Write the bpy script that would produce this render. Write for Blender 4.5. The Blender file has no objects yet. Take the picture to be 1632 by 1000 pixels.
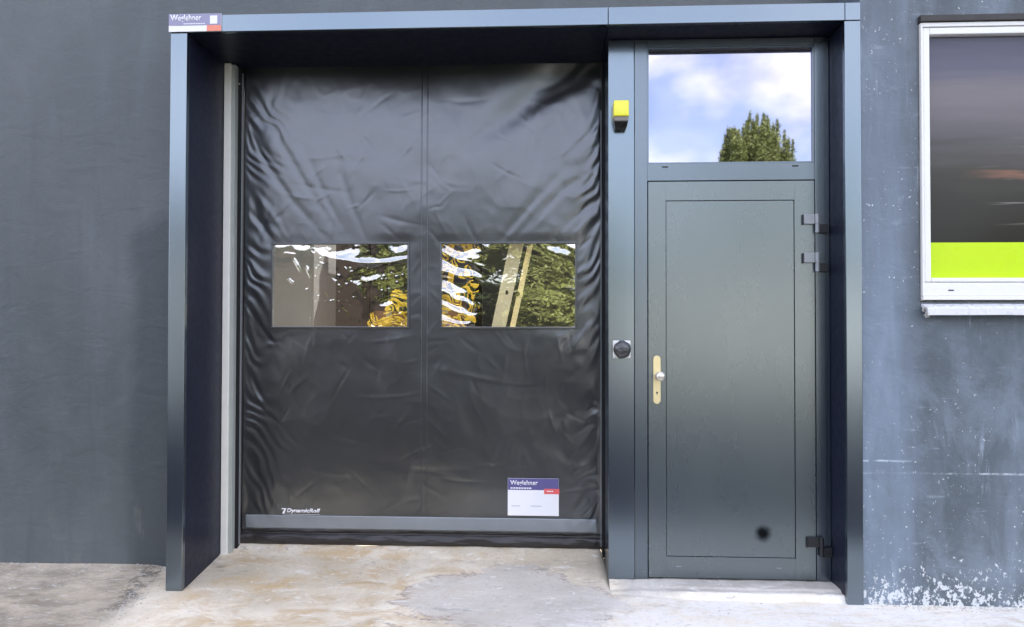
import bpy, bmesh, math, random
import numpy as np
from mathutils import Vector, Matrix, Quaternion
random.seed(7); RS = np.random.RandomState(11)
scene = bpy.context.scene
COL = scene.collection

# ------------------------------------------------------------------ camera
def set_camera():
    yaw, pitch, roll = 0.0503, 0.0170, 0.0018
    cy, sy, cp, sp = math.cos(yaw), math.sin(yaw), math.cos(pitch), math.sin(pitch)
    f = Vector((-sy*cp, cy*cp, sp)); r = Vector((cy, sy, 0)); u = r.cross(f)
    cr, sr = math.cos(roll), math.sin(roll)
    r2 = r*cr + u*sr; u2 = -r*sr + u*cr
    M = Matrix((r2, u2, -f)).transposed().to_4x4()
    M.translation = Vector((1.9826, -3.8188, 1.3774))
    cd = bpy.data.cameras.new('camera'); cam = bpy.data.objects.new('camera', cd)
    COL.objects.link(cam); cam.matrix_world = M
    cd.sensor_fit = 'HORIZONTAL'; cd.sensor_width = 36; cd.lens = 1200/1632*36
    cd.clip_start = 0.05; cd.clip_end = 2000
    scene.camera = cam
set_camera()

# ------------------------------------------------------------------ sky, sun, exposure
SUN_EL, SUN_ROT = math.radians(50), math.radians(20)
world = bpy.data.worlds.new("World"); scene.world = world; world.use_nodes = True
wn, wl = world.node_tree.nodes, world.node_tree.links
wn.clear()
w_out = wn.new('ShaderNodeOutputWorld'); w_bg = wn.new('ShaderNodeBackground')
sky = wn.new('ShaderNodeTexSky'); sky.sky_type = 'NISHITA'; sky.sun_disc = False
sky.sun_elevation = SUN_EL; sky.sun_rotation = SUN_ROT; sky.air_density = 1.0; sky.dust_density = 2.5; sky.ozone_density = 1.5
tc = wn.new('ShaderNodeTexCoord')
mp = wn.new('ShaderNodeMapping'); mp.inputs['Location'].default_value = (3.72, 19.85, 17.2); mp.inputs['Scale'].default_value = (1, 1, 1.7)
nz = wn.new('ShaderNodeTexNoise'); nz.inputs['Scale'].default_value = 5.0; nz.inputs['Detail'].default_value = 9; nz.inputs['Roughness'].default_value = 0.5
cr = wn.new('ShaderNodeValToRGB'); cr.color_ramp.elements[0].position = 0.46; cr.color_ramp.elements[1].position = 0.62; cr.color_ramp.elements[0].color = (.24, .24, .25, 1); cr.color_ramp.elements[1].color = (.88, .88, .88, 1)
nz2 = wn.new('ShaderNodeTexNoise'); nz2.inputs['Scale'].default_value = 11.0; nz2.inputs['Detail'].default_value = 5
cr2 = wn.new('ShaderNodeValToRGB')
cr2.color_ramp.elements[0].position = 0.35; cr2.color_ramp.elements[0].color = (4.4, 4.3, 5.2, 1)
cr2.color_ramp.elements[1].position = 0.65; cr2.color_ramp.elements[1].color = (7.8, 7.4, 7.9, 1)
mix = wn.new('ShaderNodeMix'); mix.data_type = 'RGBA'
wl.new(tc.outputs['Generated'], mp.inputs['Vector']); wl.new(mp.outputs['Vector'], nz.inputs['Vector']); wl.new(mp.outputs['Vector'], nz2.inputs['Vector'])
wl.new(nz.outputs['Fac'], cr.inputs['Fac']); wl.new(nz2.outputs['Fac'], cr2.inputs['Fac'])
wl.new(cr.outputs['Color'], mix.inputs['Factor']); wl.new(sky.outputs['Color'], mix.inputs['A']); wl.new(cr2.outputs['Color'], mix.inputs['B'])
wl.new(mix.outputs['Result'], w_bg.inputs['Color']); w_bg.inputs['Strength'].default_value = 0.12
wl.new(w_bg.outputs['Background'], w_out.inputs['Surface'])

sd = bpy.data.lights.new('sun', 'SUN'); sd.energy = 3.2; sd.angle = math.radians(0.53); sd.color = (1.0, 0.95, 0.87)
so = bpy.data.objects.new('sun', sd); COL.objects.link(so)
sdir = Vector((math.sin(SUN_ROT)*math.cos(SUN_EL), math.cos(SUN_ROT)*math.cos(SUN_EL), math.sin(SUN_EL)))
so.rotation_euler = sdir.to_track_quat('Z', 'Y').to_euler(); so.location = sdir*30
scene.view_settings.view_transform = 'Standard'; scene.view_settings.look = 'None'
scene.view_settings.gamma = 1.0; scene.view_settings.use_curve_mapping = False
scene.view_settings.exposure = 2.15
scene.cycles.max_bounces = 8; scene.cycles.transparent_max_bounces = 8

# ------------------------------------------------------------------ helpers
def tag(o, label=None, cat=None, group=None, kind=None):
    if label: o['label'] = label
    if cat: o['category'] = cat
    if group: o['group'] = group
    if kind: o['kind'] = kind
    return o
def empty(name, loc=(0, 0, 0), label=None, cat=None, group=None, parent=None):
    o = bpy.data.objects.new(name, None); COL.objects.link(o); o.location = loc; o.empty_display_size = 0.1
    if parent: o.parent = parent
    return tag(o, label, cat, group)
def link(name, me, mat, parent=None, smooth=False):
    o = bpy.data.objects.new(name, me); COL.objects.link(o)
    if mat: me.materials.append(mat)
    if parent is not None:
        o.parent = parent
        root = Vector(parent.location)
        p = parent.parent
        while p is not None: root += Vector(p.location); p = p.parent
        me.transform(Matrix.Translation(-root))       # meshes are written in world metres
    if smooth:
        me.polygons.foreach_set('use_smooth', [True]*len(me.polygons))
    return o
def bx(bm, x0, x1, y0, y1, z0, z1, bev=0.0):
    g = bmesh.ops.create_cube(bm, size=1.0)
    bmesh.ops.scale(bm, vec=(x1-x0, y1-y0, z1-z0), verts=g['verts'])
    bmesh.ops.translate(bm, vec=((x0+x1)/2, (y0+y1)/2, (z0+z1)/2), verts=g['verts'])
    if bev > 0:
        es = list({e for v in g['verts'] for e in v.link_edges})
        bmesh.ops.bevel(bm, geom=es, offset=bev, segments=2, affect='EDGES', profile=0.5)
def done(bm, name):
    me = bpy.data.meshes.new(name); bm.to_mesh(me); bm.free(); return me
def box(name, x0, x1, y0, y1, z0, z1, mat, parent=None, bev=0.0015):
    bm = bmesh.new(); bx(bm, x0, x1, y0, y1, z0, z1, bev)
    return link(name, done(bm, name), mat, parent)
def boxes(name, lst, mat, parent=None, bev=0.001):
    bm = bmesh.new()
    for b in lst: bx(bm, *b, bev)
    return link(name, done(bm, name), mat, parent)
def tube(bm, a, b, r, n=14, r2=None):
    a, b = Vector(a), Vector(b); d = b-a
    g = bmesh.ops.create_cone(bm, cap_ends=True, segments=n, radius1=r, radius2=r if r2 is None else r2, depth=d.length)
    M = Matrix.Translation((a+b)/2) @ d.to_track_quat('Z', 'Y').to_matrix().to_4x4()
    bmesh.ops.transform(bm, matrix=M, verts=g['verts'])
def lathe(bm, prof, centre, axis, n=28):
    """profile (radius, distance along axis)"""
    q = Vector(axis).to_track_quat('Z', 'Y'); rings = []
    for r, h in prof:
        rings.append([bm.verts.new(Vector(centre) + q @ Vector((r*math.cos(2*math.pi*k/n), r*math.sin(2*math.pi*k/n), h))) for k in range(n)])
    for A, B in zip(rings, rings[1:]):
        for k in range(n): bm.faces.new((A[k], A[(k+1) % n], B[(k+1) % n], B[k]))
    bm.faces.new(rings[-1]); bm.faces.new(rings[0][::-1])

# numpy value noise
_T = RS.rand(64, 64)
def vn(x, y, seed=0):
    x = np.asarray(x, float)+seed*7.31; y = np.asarray(y, float)+seed*3.17
    xi = np.floor(x).astype(int); yi = np.floor(y).astype(int); fx = x-xi; fy = y-yi
    fx = fx*fx*fx*(fx*(fx*6-15)+10); fy = fy*fy*fy*(fy*(fy*6-15)+10)
    g = lambda a, b: _T[a % 64, b % 64]
    return (g(xi, yi)*(1-fx)+g(xi+1, yi)*fx)*(1-fy)+(g(xi, yi+1)*(1-fx)+g(xi+1, yi+1)*fx)*fy*1.0 - 0.5
def fbm(x, y, seed=0, o=3):
    s = 0; a = 1; f = 1
    for k in range(o): s = s+a*vn(x*f, y*f, seed+k*5); a *= .5; f *= 2.03
    return s
def sstep(a, b, x):
    t = np.clip((np.asarray(x, float)-a)/(b-a), 0, 1); return t*t*(3-2*t)

# ------------------------------------------------------------------ materials
class NT:
    def __init__(s, name):
        s.m = bpy.data.materials.new(name); s.m.use_nodes = True
        s.n = s.m.node_tree.nodes; s.l = s.m.node_tree.links
        s.b = s.n['Principled BSDF']; s.out = s.n['Material Output']
        s.pos = s.n.new('ShaderNodeNewGeometry').outputs['Position']
    def node(s, t, **k):
        n = s.n.new(t)
        for a, v in k.items():
            if a in n.inputs: s.put(n.inputs[a], v)
            else: setattr(n, a, v)
        return n
    def put(s, sock, v):
        if isinstance(v, bpy.types.NodeSocket): s.l.new(v, sock)
        else: sock.default_value = v
    def scaled(s, vec):
        n = s.node('ShaderNodeVectorMath', operation='MULTIPLY'); s.l.new(s.pos, n.inputs[0]); n.inputs[1].default_value = vec
        return n.outputs[0]
    def noise(s, scale=(1, 1, 1), detail=5, rough=0.55, dist=0.0, off=0.0):
        v = s.scaled(scale)
        if off:
            a = s.node('ShaderNodeVectorMath', operation='ADD'); s.l.new(v, a.inputs[0]); a.inputs[1].default_value = (off, off*.7, off*1.3); v = a.outputs[0]
        n = s.node('ShaderNodeTexNoise'); s.l.new(v, n.inputs['Vector'])
        n.inputs['Scale'].default_value = 1; n.inputs['Detail'].default_value = detail; n.inputs['Roughness'].default_value = rough; n.inputs['Distortion'].default_value = dist
        return n.outputs['Fac']
    def rng(s, v, a, b, c=0.0, d=1.0, smooth=True):
        n = s.node('ShaderNodeMapRange'); n.interpolation_type = 'SMOOTHSTEP' if smooth else 'LINEAR'
        s.put(n.inputs['Value'], v)
        for i, x in zip(('From Min', 'From Max', 'To Min', 'To Max'), (a, b, c, d)): n.inputs[i].default_value = x
        return n.outputs['Result']
    def math(s, op, a, b=0.0):
        n = s.node('ShaderNodeMath', operation=op); s.put(n.inputs[0], a); s.put(n.inputs[1], b); return n.outputs[0]
    def mix(s, f, a, b):
        n = s.node('ShaderNodeMix'); n.data_type = 'RGBA'; s.put(n.inputs['Factor'], f); s.put(n.inputs['A'], a); s.put(n.inputs['B'], b)
        return n.outputs['Result']
    def xyz(s):
        n = s.node('ShaderNodeSeparateXYZ'); s.l.new(s.pos, n.inputs[0]); return n.outputs
    def bump(s, h, strength=0.3, dist=0.01):
        n = s.node('ShaderNodeBump'); n.inputs['Strength'].default_value = strength; n.inputs['Distance'].default_value = dist
        s.put(n.inputs['Height'], h); s.l.new(n.outputs['Normal'], s.b.inputs['Normal'])
    def set(s, **k):
        for a, v in k.items(): s.put(s.b.inputs[a.replace('_', ' ')], v)
        return s
def C(r, g, b): return (r, g, b, 1)
def simple(name, col, rough=0.5, metal=0.0, spec=0.5, var=0.12, bump=0.0):
    t = NT(name); n = t.noise((9, 9, 9), 4)
    dk = tuple(c*(1-var) for c in col)+(1,); lt = tuple(min(1, c*(1+var)) for c in col)+(1,)
    t.set(Base_Color=t.mix(n, dk, lt), Metallic=metal, Specular_IOR_Level=spec)
    t.set(Roughness=t.rng(t.noise((23, 23, 23), 3, off=3), .3, .7, max(0.02, rough-.05), rough+.05))
    if bump: t.bump(t.noise((160, 160, 160), 3), bump, 0.001)
    return t.m

def metal_paint(name, base, rough, metal, coat=0.5, tint=(.74, .90, 1.0), ior=2.95):
    t = NT(name)
    n = t.noise((2.2, 2.2, 1.1), 5); n2 = t.noise((6, 6, 3), 3, off=2)
    col = t.mix(n, tuple(c*.88 for c in base)+(1,), tuple(c*1.12 for c in base)+(1,))
    X, Y, Z = t.xyz()
    # dust and scuffs low down
    fl = t.math('MULTIPLY', t.rng(t.noise((40, 40, 90), 4, off=5), .70, .73), t.rng(Z, .25, .0))
    col = t.mix(fl, col, C(.3, .31, .32))
    t.set(Base_Color=col, Metallic=metal, Coat_Weight=coat, Coat_Roughness=rough*.8, Coat_IOR=1.6, IOR=ior, Specular_IOR_Level=.5, Specular_Tint=C(*tint))
    t.set(Roughness=t.rng(n2, .3, .7, rough-.006, rough+.010))
    t.bump(t.noise((1.6, 1.6, .8), 0, off=9), .2, .004)
    return t
M_REVEAL = simple('shaded_trim_paint', (.012, .015, .032), .40, 0, .3)  # dull copy of the trim paint, recess shade put into it
M_TRIM = metal_paint('anthracite_trim_paint', (.008, .011, .021), .22, .0, .25).m
M_FRAME = metal_paint('anthracite_frame_paint', (.013, .021, .032), .26, .0, .15, (.78, .90, .98), 2.6).m
def leaf_mat():
    t = metal_paint('anthracite_door_paint', (.018, .030, .044), .275, .0, .12, (.84, .94, .92), 2.6)
    X, Y, Z = t.xyz()
    dx = t.math('SUBTRACT', X, 3.10); dz = t.math('SUBTRACT', Z, .295)
    d = t.math('SQRT', t.math('ADD', t.math('MULTIPLY', dx, dx), t.math('MULTIPLY', dz, dz)))
    d = t.math('ADD', d, t.math('MULTIPLY', t.math('SUBTRACT', t.noise((30, 30, 30), 3), .5), .02))
    k = t.rng(d, .065, .008)
    src = t.b.inputs['Base Color'].links[0].from_socket
    t.set(Base_Color=t.mix(k, src, C(.004, .004, .005)))
    t.set(Coat_Weight=t.rng(k, 0, 1, .2, 0.0), Specular_IOR_Level=t.rng(k, 0, 1, .5, .02))
    return t.m
M_LEAF = leaf_mat()
M_BLACKGAP = simple('black_rubber', (.012, .012, .013), .7, 0, .3)
M_HINGE = simple('hinge_metal', (.29, .31, .33), .38, .3)
M_HINGED = simple('hinge_dark', (.02, .022, .025), .4, .2)
M_ALU = simple('galvanised_guide', (.90, .89, .82), .40, .05, .5, .08)
M_ALU2 = simple('guide_grey', (.42, .45, .42), .42, .1, .5, .08)

def plaster(name, right):
    t = NT(name); X, Y, Z = t.xyz()
    big = t.noise((.7, .7, .5), 4); st = t.noise((5.5, 5.5, .8), 5, .6, .3, off=4); fine = t.noise((45, 45, 30), 4, off=1)
    a, b = ((.074, .092, .106), (.122, .150, .170)) if right else ((.080, .095, .098), (.124, .140, .144))
    col = t.mix(t.rng(big, .35, .65), C(*a), C(*b))
    col = t.mix(t.math('MULTIPLY', t.rng(st, .5, .78), .42 if right else .10), col, C(.27, .33, .40))
    col = t.mix(t.math('MULTIPLY', t.rng(t.noise((2.2, 2.2, 1.3), 6, .65, .8, off=31), .48, .72), .38 if right else .15), col, C(.27, .33, .40) if right else C(.20, .21, .22))
    col = t.mix(t.math('MULTIPLY', fine, .25), col, C(*(c*.7 for c in a)))
    if right:
        low = t.math('MULTIPLY', t.rng(t.noise((3.5, 3.5, 2.6), 8, .72, .6, off=33), .45, .66), t.rng(Z, 1.9, .8))
        col = t.mix(t.math('MULTIPLY', low, .34), col, C(.30, .37, .44))
        hz = t.rng(t.noise((5, 5, 26), 6, .7, off=34), .60, .70); col = t.mix(t.math('MULTIPLY', hz, .35), col, C(.38, .45, .50))
        # pale rubbed band beside the door surround, fading upward
        edge = t.math('ADD', X, t.math('MULTIPLY', t.math('SUBTRACT', t.noise((3, 3, 6), 3, off=8), .5), .10))
        band = t.math('MULTIPLY', t.rng(edge, 3.86, 3.66), t.rng(Z, 3.6, 1.4, .25, 1.0))
        col = t.mix(t.math('MULTIPLY', band, t.rng(st, .2, .7, .25, .75)), col, C(.27, .34, .43))
        # long vertical run marks
        run = t.math('MULTIPLY', t.rng(t.noise((15, 15, 1.8), 6, .72, .5, off=6), .56, .70), t.rng(t.noise((2, 2, 1.3), 3, off=7), .45, .65))
        col = t.mix(t.math('MULTIPLY', run, .75), col, C(.40, .47, .55))
        # chalk line
        zz = t.math('ADD', Z, t.math('MULTIPLY', t.math('SUBTRACT', t.noise((3, 3, 3), 3, off=11), .5), .02))
        zd = t.math('ABSOLUTE', t.math('SUBTRACT', zz, .655))
        ln = t.math('MULTIPLY', t.rng(zd, .0065, .002), t.rng(t.noise((8, 8, 8), 7, .75, off=12), .46, .62, .05, .8))
        col = t.mix(ln, col, C(.62, .68, .72))
        zd2 = t.math('ABSOLUTE', t.math('SUBTRACT', zz, .715))
        ln2 = t.math('MULTIPLY', t.rng(zd2, .006, .002), t.rng(X, 3.85, 3.6))
        col = t.mix(t.math('MULTIPLY', ln2, t.rng(t.noise((20, 20, 20), 3, off=13), .4, .55)), col, C(.5, .58, .65))
    if not right:
        # soft shadow beside the surround, painted darker into the plaster colour
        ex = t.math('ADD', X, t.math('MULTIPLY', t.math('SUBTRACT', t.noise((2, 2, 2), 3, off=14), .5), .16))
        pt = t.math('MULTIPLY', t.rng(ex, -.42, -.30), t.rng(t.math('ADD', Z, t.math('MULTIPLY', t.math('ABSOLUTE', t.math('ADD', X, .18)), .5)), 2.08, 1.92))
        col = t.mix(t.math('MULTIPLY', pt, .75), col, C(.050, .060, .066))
        sc = t.math('MULTIPLY', t.rng(t.noise((6, 6, 2), 7, .72, .5, off=35), .56, .70), t.rng(Z, .9, .0)); col = t.mix(t.math('MULTIPLY', sc, .40), col, C(.22, .215, .19))
        vs = t.rng(t.noise((9, 9, .9), 6, .65, .3, off=36), .50, .70); col = t.mix(t.math('MULTIPLY', vs, .30), col, C(.062, .074, .080))
    # chipped paint showing white plaster, thick along the base
    ch = t.noise((42, 42, 34), 8, .68, 0, off=3)
    dens = t.math('MULTIPLY', t.rng(Z, .50, .0, .0, 1.0), t.rng(t.noise((6, 6, 3), 4, .6, off=61), .35, .6, .88, 1.05)) if right else t.rng(Z, .16, .02, .0, .62)
    thr = t.math('SUBTRACT', .70 if right else .76, t.math('MULTIPLY', t.math('MULTIPLY', dens, dens), .20))
    dd = t.math('SUBTRACT', ch, thr)
    chip = t.rng(dd, 0.0, .015)
    # tiny flecks
    fk = t.rng(t.noise((75, 75, 55), 2, off=21), .70 if right else .80, .73 if right else .84)
    reg = t.rng(t.noise((3, 3, 2), 2, off=22), .35, .6)
    chips = t.math('MAXIMUM', chip, t.math('MULTIPLY', fk, reg))
    col = t.mix(chips, col, C(.66, .69, .70))
    t.set(Base_Color=col, Roughness=t.rng(big, .3, .7, .48, .62), Specular_IOR_Level=.55)
    h = t.math('ADD', t.math('MULTIPLY', t.noise((5, 5, 8), 7, .62, .6, off=2), 1.6), t.math('MULTIPLY', fine, .35))
    h = t.math('SUBTRACT', h, t.math('MULTIPLY', chips, .5))
    t.bump(h, .5, .008)
    return t.m
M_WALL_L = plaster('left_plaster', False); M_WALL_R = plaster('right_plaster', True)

def pvc(name, col, rough, spec, coat):
    t = NT(name)
    n = t.noise((3, 3, 2), 4)
    t.set(Base_Color=t.mix(n, tuple(c*.8 for c in col)+(1,), tuple(c*1.2 for c in col)+(1,)), Specular_IOR_Level=spec, Coat_Weight=coat, Coat_Roughness=rough+.04, Coat_IOR=1.4, IOR=1.98, Specular_Tint=C(.90, .95, 1.0))
    t.set(Roughness=t.rng(t.noise((6, 6, 4), 5, off=4), .3, .7, rough-.008, rough+.014))
    t.bump(t.noise((420, 420, 420), 2, off=2), .10, .0004)
    return t.m
M_PVC = pvc('black_pvc_tarpaulin', (.015, .0158, .0172), .285, .60, .3)
M_PVC2 = simple('black_pvc_hem', (.020, .018, .018), .40, 0, .6, .1)
M_BAND = pvc('grey_hem_strip', (.18, .20, .215), .42, .6, .3)

def concrete():
    t = NT('worn_concrete'); X, Y, Z = t.xyz()
    big = t.noise((1.1, 1.3, 1), 5, .6, .4); mid = t.noise((4.5, 6, 4), 6, .65, .6, off=3); fine = t.noise((38, 38, 38), 5, .7, off=5)
    col = t.mix(t.rng(big, .32, .68), C(.56, .485, .36), C(.88, .80, .65))
    # ochre dirt washed in front of the curtain
    oc = t.math('MULTIPLY', t.rng(X, 2.15, 1.1), t.rng(X, -.1, .3))
    oc = t.math('MULTIPLY', oc, t.rng(mid, .40, .66))
    col = t.mix(t.math('MULTIPLY', oc, .75), col, C(.55, .385, .19))
    dk = t.math('MULTIPLY', t.rng(t.noise((2.6, 8, 4), 6, .7, .8, off=41), .55, .68), t.rng(Y, .05, .25))
    col = t.mix(t.math('MULTIPLY', dk, .8), col, C(.20, .185, .15))
    d2 = t.math('MULTIPLY', t.rng(t.noise((5, 9, 5), 7, .72, .8, off=57), .52, .64), t.math('MULTIPLY', t.rng(Y, -.10, -.22), t.rng(t.math('ABSOLUTE', t.math('SUBTRACT', X, 1.42)), .38, .10)))
    col = t.mix(t.math('MULTIPLY', d2, .8), col, C(.15, .14, .12))
    # grey smooth repair patch with an irregular edge
    px = t.math('SUBTRACT', X, 1.80); py = t.math('ADD', Y, .06)
    e = t.math('ADD', t.math('MULTIPLY', t.math('MULTIPLY', px, px), 2.6), t.math('MULTIPLY', t.math('MULTIPLY', py, py), 4.5))
    e = t.math('ADD', e, t.math('MULTIPLY', t.math('SUBTRACT', t.noise((3.5, 5.5, 3.5), 8, .7, .5, off=7), .5), 2.4))
    patch = t.rng(e, .85, .50)
    rim = t.math('MULTIPLY', t.rng(e, .60, .66), t.rng(e, .80, .69))
    col = t.mix(t.math('MULTIPLY', patch, .55), col, t.mix(mid, C(.36, .355, .34), C(.64, .625, .60)))
    col = t.mix(t.math('MULTIPLY', rim, t.rng(mid, .42, .6, .0, .6)), col, C(.26, .20, .195))
    # pale laitance to the right, near the wall
    pale = t.math('MULTIPLY', t.rng(t.math('ADD', X, t.math('MULTIPLY', Y, -1.2)), 1.9, 2.9), t.rng(t.noise((5, 14, 9), 7, .72, .8, off=51), .38, .58, .15, 1.0))
    pale = t.math('MULTIPLY', pale, t.rng(t.math('MULTIPLY', Y, t.rng(X, 2.3, 2.5)), .035, .09, 1, .25))
    col = t.mix(t.math('MULTIPLY', pale, .75), col, C(.90, .89, .85))
    stp = t.math('MULTIPLY', t.rng(X, 2.30, 2.42), t.math('MULTIPLY', t.rng(X, 3.47, 3.45), t.rng(Y, .03, .07)))
    col = t.mix(t.math('MULTIPLY', stp, .8), col, t.mix(t.rng(mid, .3, .7), C(.38, .37, .34), C(.62, .60, .56)))
    # darker dirty strip by the left wall and its gutter
    lx = t.math('ADD', t.math('ADD', X, .12), t.math('MULTIPLY', Y, .12))
    lx = t.math('ADD', lx, t.math('MULTIPLY', t.math('SUBTRACT', mid, .5), .25))
    left = t.math('MULTIPLY', t.rng(lx, .10, -.12), .8)
    col = t.mix(left, col, t.mix(t.rng(t.noise((4, 7, 6), 6, .65, off=15), .32, .68), C(.19, .16, .12), C(.52, .44, .33)))
    gut = t.math('MULTIPLY', t.rng(t.math('ABSOLUTE', t.math('ADD', lx, .05)), .10, .02), t.rng(Y, -.5, -.1))
    gut = t.math('MULTIPLY', gut, t.rng(t.noise((16, 16, 16), 6, .75, .5, off=55), .40, .62, 0, 1))
    col = t.mix(t.math('MULTIPLY', gut, .85), col, C(.075, .072, .065))
    fk = t.math('MULTIPLY', t.rng(t.noise((14, 34, 22), 6, .75, 1.2, off=18), .56, .63), t.math('MAXIMUM', left, pale))
    col = t.mix(t.math('MULTIPLY', fk, .75), col, C(.72, .70, .64))
    sk = t.math('MULTIPLY', t.rng(t.noise((6, 24, 12), 7, .75, 1.5, off=52), .60, .66), t.rng(X, .9, 2.4, .2, 1)); col = t.mix(t.math('MULTIPLY', sk, .55), col, C(.27, .265, .25))
    pw = t.math('MULTIPLY', t.rng(t.noise((7, 16, 12), 7, .75, 1.0, off=53), .56, .64), t.rng(X, -.2, .2)); col = t.mix(t.math('MULTIPLY', pw, .5), col, C(.92, .90, .84))
    # speckle and hair cracks
    col = t.mix(t.rng(fine, .52, .75, 0, .35), col, C(.22, .215, .20))
    col = t.mix(t.rng(t.noise((90, 90, 90), 2, off=9), .66, .72, 0, .45), col, C(.8, .79, .75))
    t.set(Base_Color=col, Roughness=t.rng(mid, .3, .7, .7, .95), Specular_IOR_Level=.2)
    h = t.math('ADD', t.math('MULTIPLY', mid, 1.0), t.math('MULTIPLY', fine, .45)); 
    h = t.math('ADD', h, t.math('MULTIPLY', patch, -.25))
    t.bump(h, .55, .012)
    return t.m
M_CONC = concrete()
def asphalt():
    t = NT('yard_asphalt'); a = t.noise((.4, .4, .4), 5); f = t.noise((60, 60, 60), 3, off=2)
    t.set(Base_Color=t.mix(t.rng(f, .4, .7), t.mix(a, C(.020, .020, .022), C(.034, .034, .034)), C(.06, .06, .058)), Roughness=1.0, Specular_IOR_Level=.04)
    t.bump(f, .5, .01); return t.m
M_ASPH = asphalt()
M_WHITEPVC = simple('white_window_plastic', (.90, .89, .85), .35, 0, .5, .03)
M_SILL = simple('white_sill_metal', (.78, .79, .80), .3, .1, .5, .05)
M_SHUT = simple('dark_shutter_box', (.035, .03, .028), .5)
M_BRASS = simple('pale_brass_plate', (.86, .74, .42), .34, .55, .5, .05)
M_KNOB = simple('champagne_knob', (.80, .74, .62), .28, .6, .5, .04)

def glass_coated():
    t = NT('solar_coated_glass')
    g = t.node('ShaderNodeBsdfGlossy'); g.inputs['Roughness'].default_value = .018; g.inputs['Color'].default_value = C(.84, .84, 1.0)
    tr = t.node('ShaderNodeBsdfTransparent'); tr.inputs['Color'].default_value = C(.25, .27, .30)
    b = t.node('ShaderNodeBump'); b.inputs['Strength'].default_value = .25; b.inputs['Distance'].default_value = .002
    t.l.new(t.noise((2.5, 2.5, 2.5), 1), b.inputs['Height']); t.l.new(b.outputs['Normal'], g.inputs['Normal'])
    mx = t.node('ShaderNodeMixShader'); mx.inputs[0].default_value = .40
    t.l.new(tr.outputs[0], mx.inputs[1]); t.l.new(g.outputs[0], mx.inputs[2]); t.l.new(mx.outputs[0], t.out.inputs['Surface'])
    return t.m
M_GLASS = glass_coated()
def film():
    t = NT('clear_wavy_vinyl')
    g = t.node('ShaderNodeBsdfGlossy'); g.inputs['Roughness'].default_value = .03; g.inputs['Color'].default_value = C(1, .98, .93)
    tr = t.node('ShaderNodeBsdfTransparent'); tr.inputs['Color'].default_value = C(.95, .95, .91)
    b = t.node('ShaderNodeBump'); b.inputs['Strength'].default_value = .25; b.inputs['Distance'].default_value = .0012
    t.l.new(t.noise((14, 14, 20), 1, .4, 1.5), b.inputs['Height']); t.l.new(b.outputs['Normal'], g.inputs['Normal'])
    mx = t.node('ShaderNodeMixShader'); mx.inputs[0].default_value = .36
    t.l.new(tr.outputs[0], mx.inputs[1]); t.l.new(g.outputs[0], mx.inputs[2]); t.l.new(mx.outputs[0], t.out.inputs['Surface'])
    return t.m
M_FILM = film()
def pane_reflection():
    """blurred reflection of sky and treeline painted as colour bands, with smeared streaks"""
    t = NT('painted_pane_reflection'); X, Y, Z = t.xyz()
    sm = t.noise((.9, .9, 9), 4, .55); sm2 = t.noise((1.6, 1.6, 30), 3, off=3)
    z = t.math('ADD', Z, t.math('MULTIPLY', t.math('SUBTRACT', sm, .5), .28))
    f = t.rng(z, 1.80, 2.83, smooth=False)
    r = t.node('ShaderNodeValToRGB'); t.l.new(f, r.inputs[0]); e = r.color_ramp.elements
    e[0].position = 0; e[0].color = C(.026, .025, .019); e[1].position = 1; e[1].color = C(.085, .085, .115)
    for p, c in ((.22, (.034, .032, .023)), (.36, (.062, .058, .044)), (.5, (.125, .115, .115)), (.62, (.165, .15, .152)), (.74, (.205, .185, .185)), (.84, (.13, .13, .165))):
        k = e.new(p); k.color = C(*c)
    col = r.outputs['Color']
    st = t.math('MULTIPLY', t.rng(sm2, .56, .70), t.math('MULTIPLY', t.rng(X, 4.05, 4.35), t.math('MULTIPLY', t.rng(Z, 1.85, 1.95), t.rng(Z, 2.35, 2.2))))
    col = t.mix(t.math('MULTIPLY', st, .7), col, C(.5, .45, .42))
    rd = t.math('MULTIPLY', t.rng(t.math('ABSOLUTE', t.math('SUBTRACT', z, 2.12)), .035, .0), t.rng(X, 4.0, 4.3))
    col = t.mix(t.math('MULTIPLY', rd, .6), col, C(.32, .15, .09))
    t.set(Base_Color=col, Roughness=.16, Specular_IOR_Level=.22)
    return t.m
M_PANE_REFL = pane_reflection()
M_LIME = simple('lime_foil', (.60, .86, .0), .3, 0, .4, .02)
M_NAVY = simple('sign_navy', (.115, .105, .27), .35, 0, .5, .05)
M_NAVY2 = simple('sign_navy_faded', (.30, .29, .42), .35, 0, .5, .05)
M_WHITE = simple('sign_white', (.88, .88, .90), .35, 0, .5, .02)
M_RED = simple('sign_red', (.80, .13, .13), .4, 0, .5, .05)
M_ORANGERED = simple('sign_faded_red', (.85, .27, .18), .4, 0, .5, .05)
M_GREYINK = simple('grey_ink', (.5, .5, .53), .5, 0, .5, .05)
M_LENS = simple('yellow_lens', (.95, .90, .06), .28, 0, .6, .03)
M_LAMPG = simple('lamp_housing_grey', (.24, .22, .20), .45)
M_LAMPB = simple('lamp_housing_black', (.015, .014, .012), .3)
def dome_mat():
    t = NT('wrapped_black_dome'); t.set(Base_Color=C(.008, .008, .009), Roughness=.12, Coat_Weight=1.0, Specular_IOR_Level=1.0)
    t.bump(t.noise((70, 70, 70), 3, .5, 1.2), .9, .01); return t.m
M_DOME = dome_mat()

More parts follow.
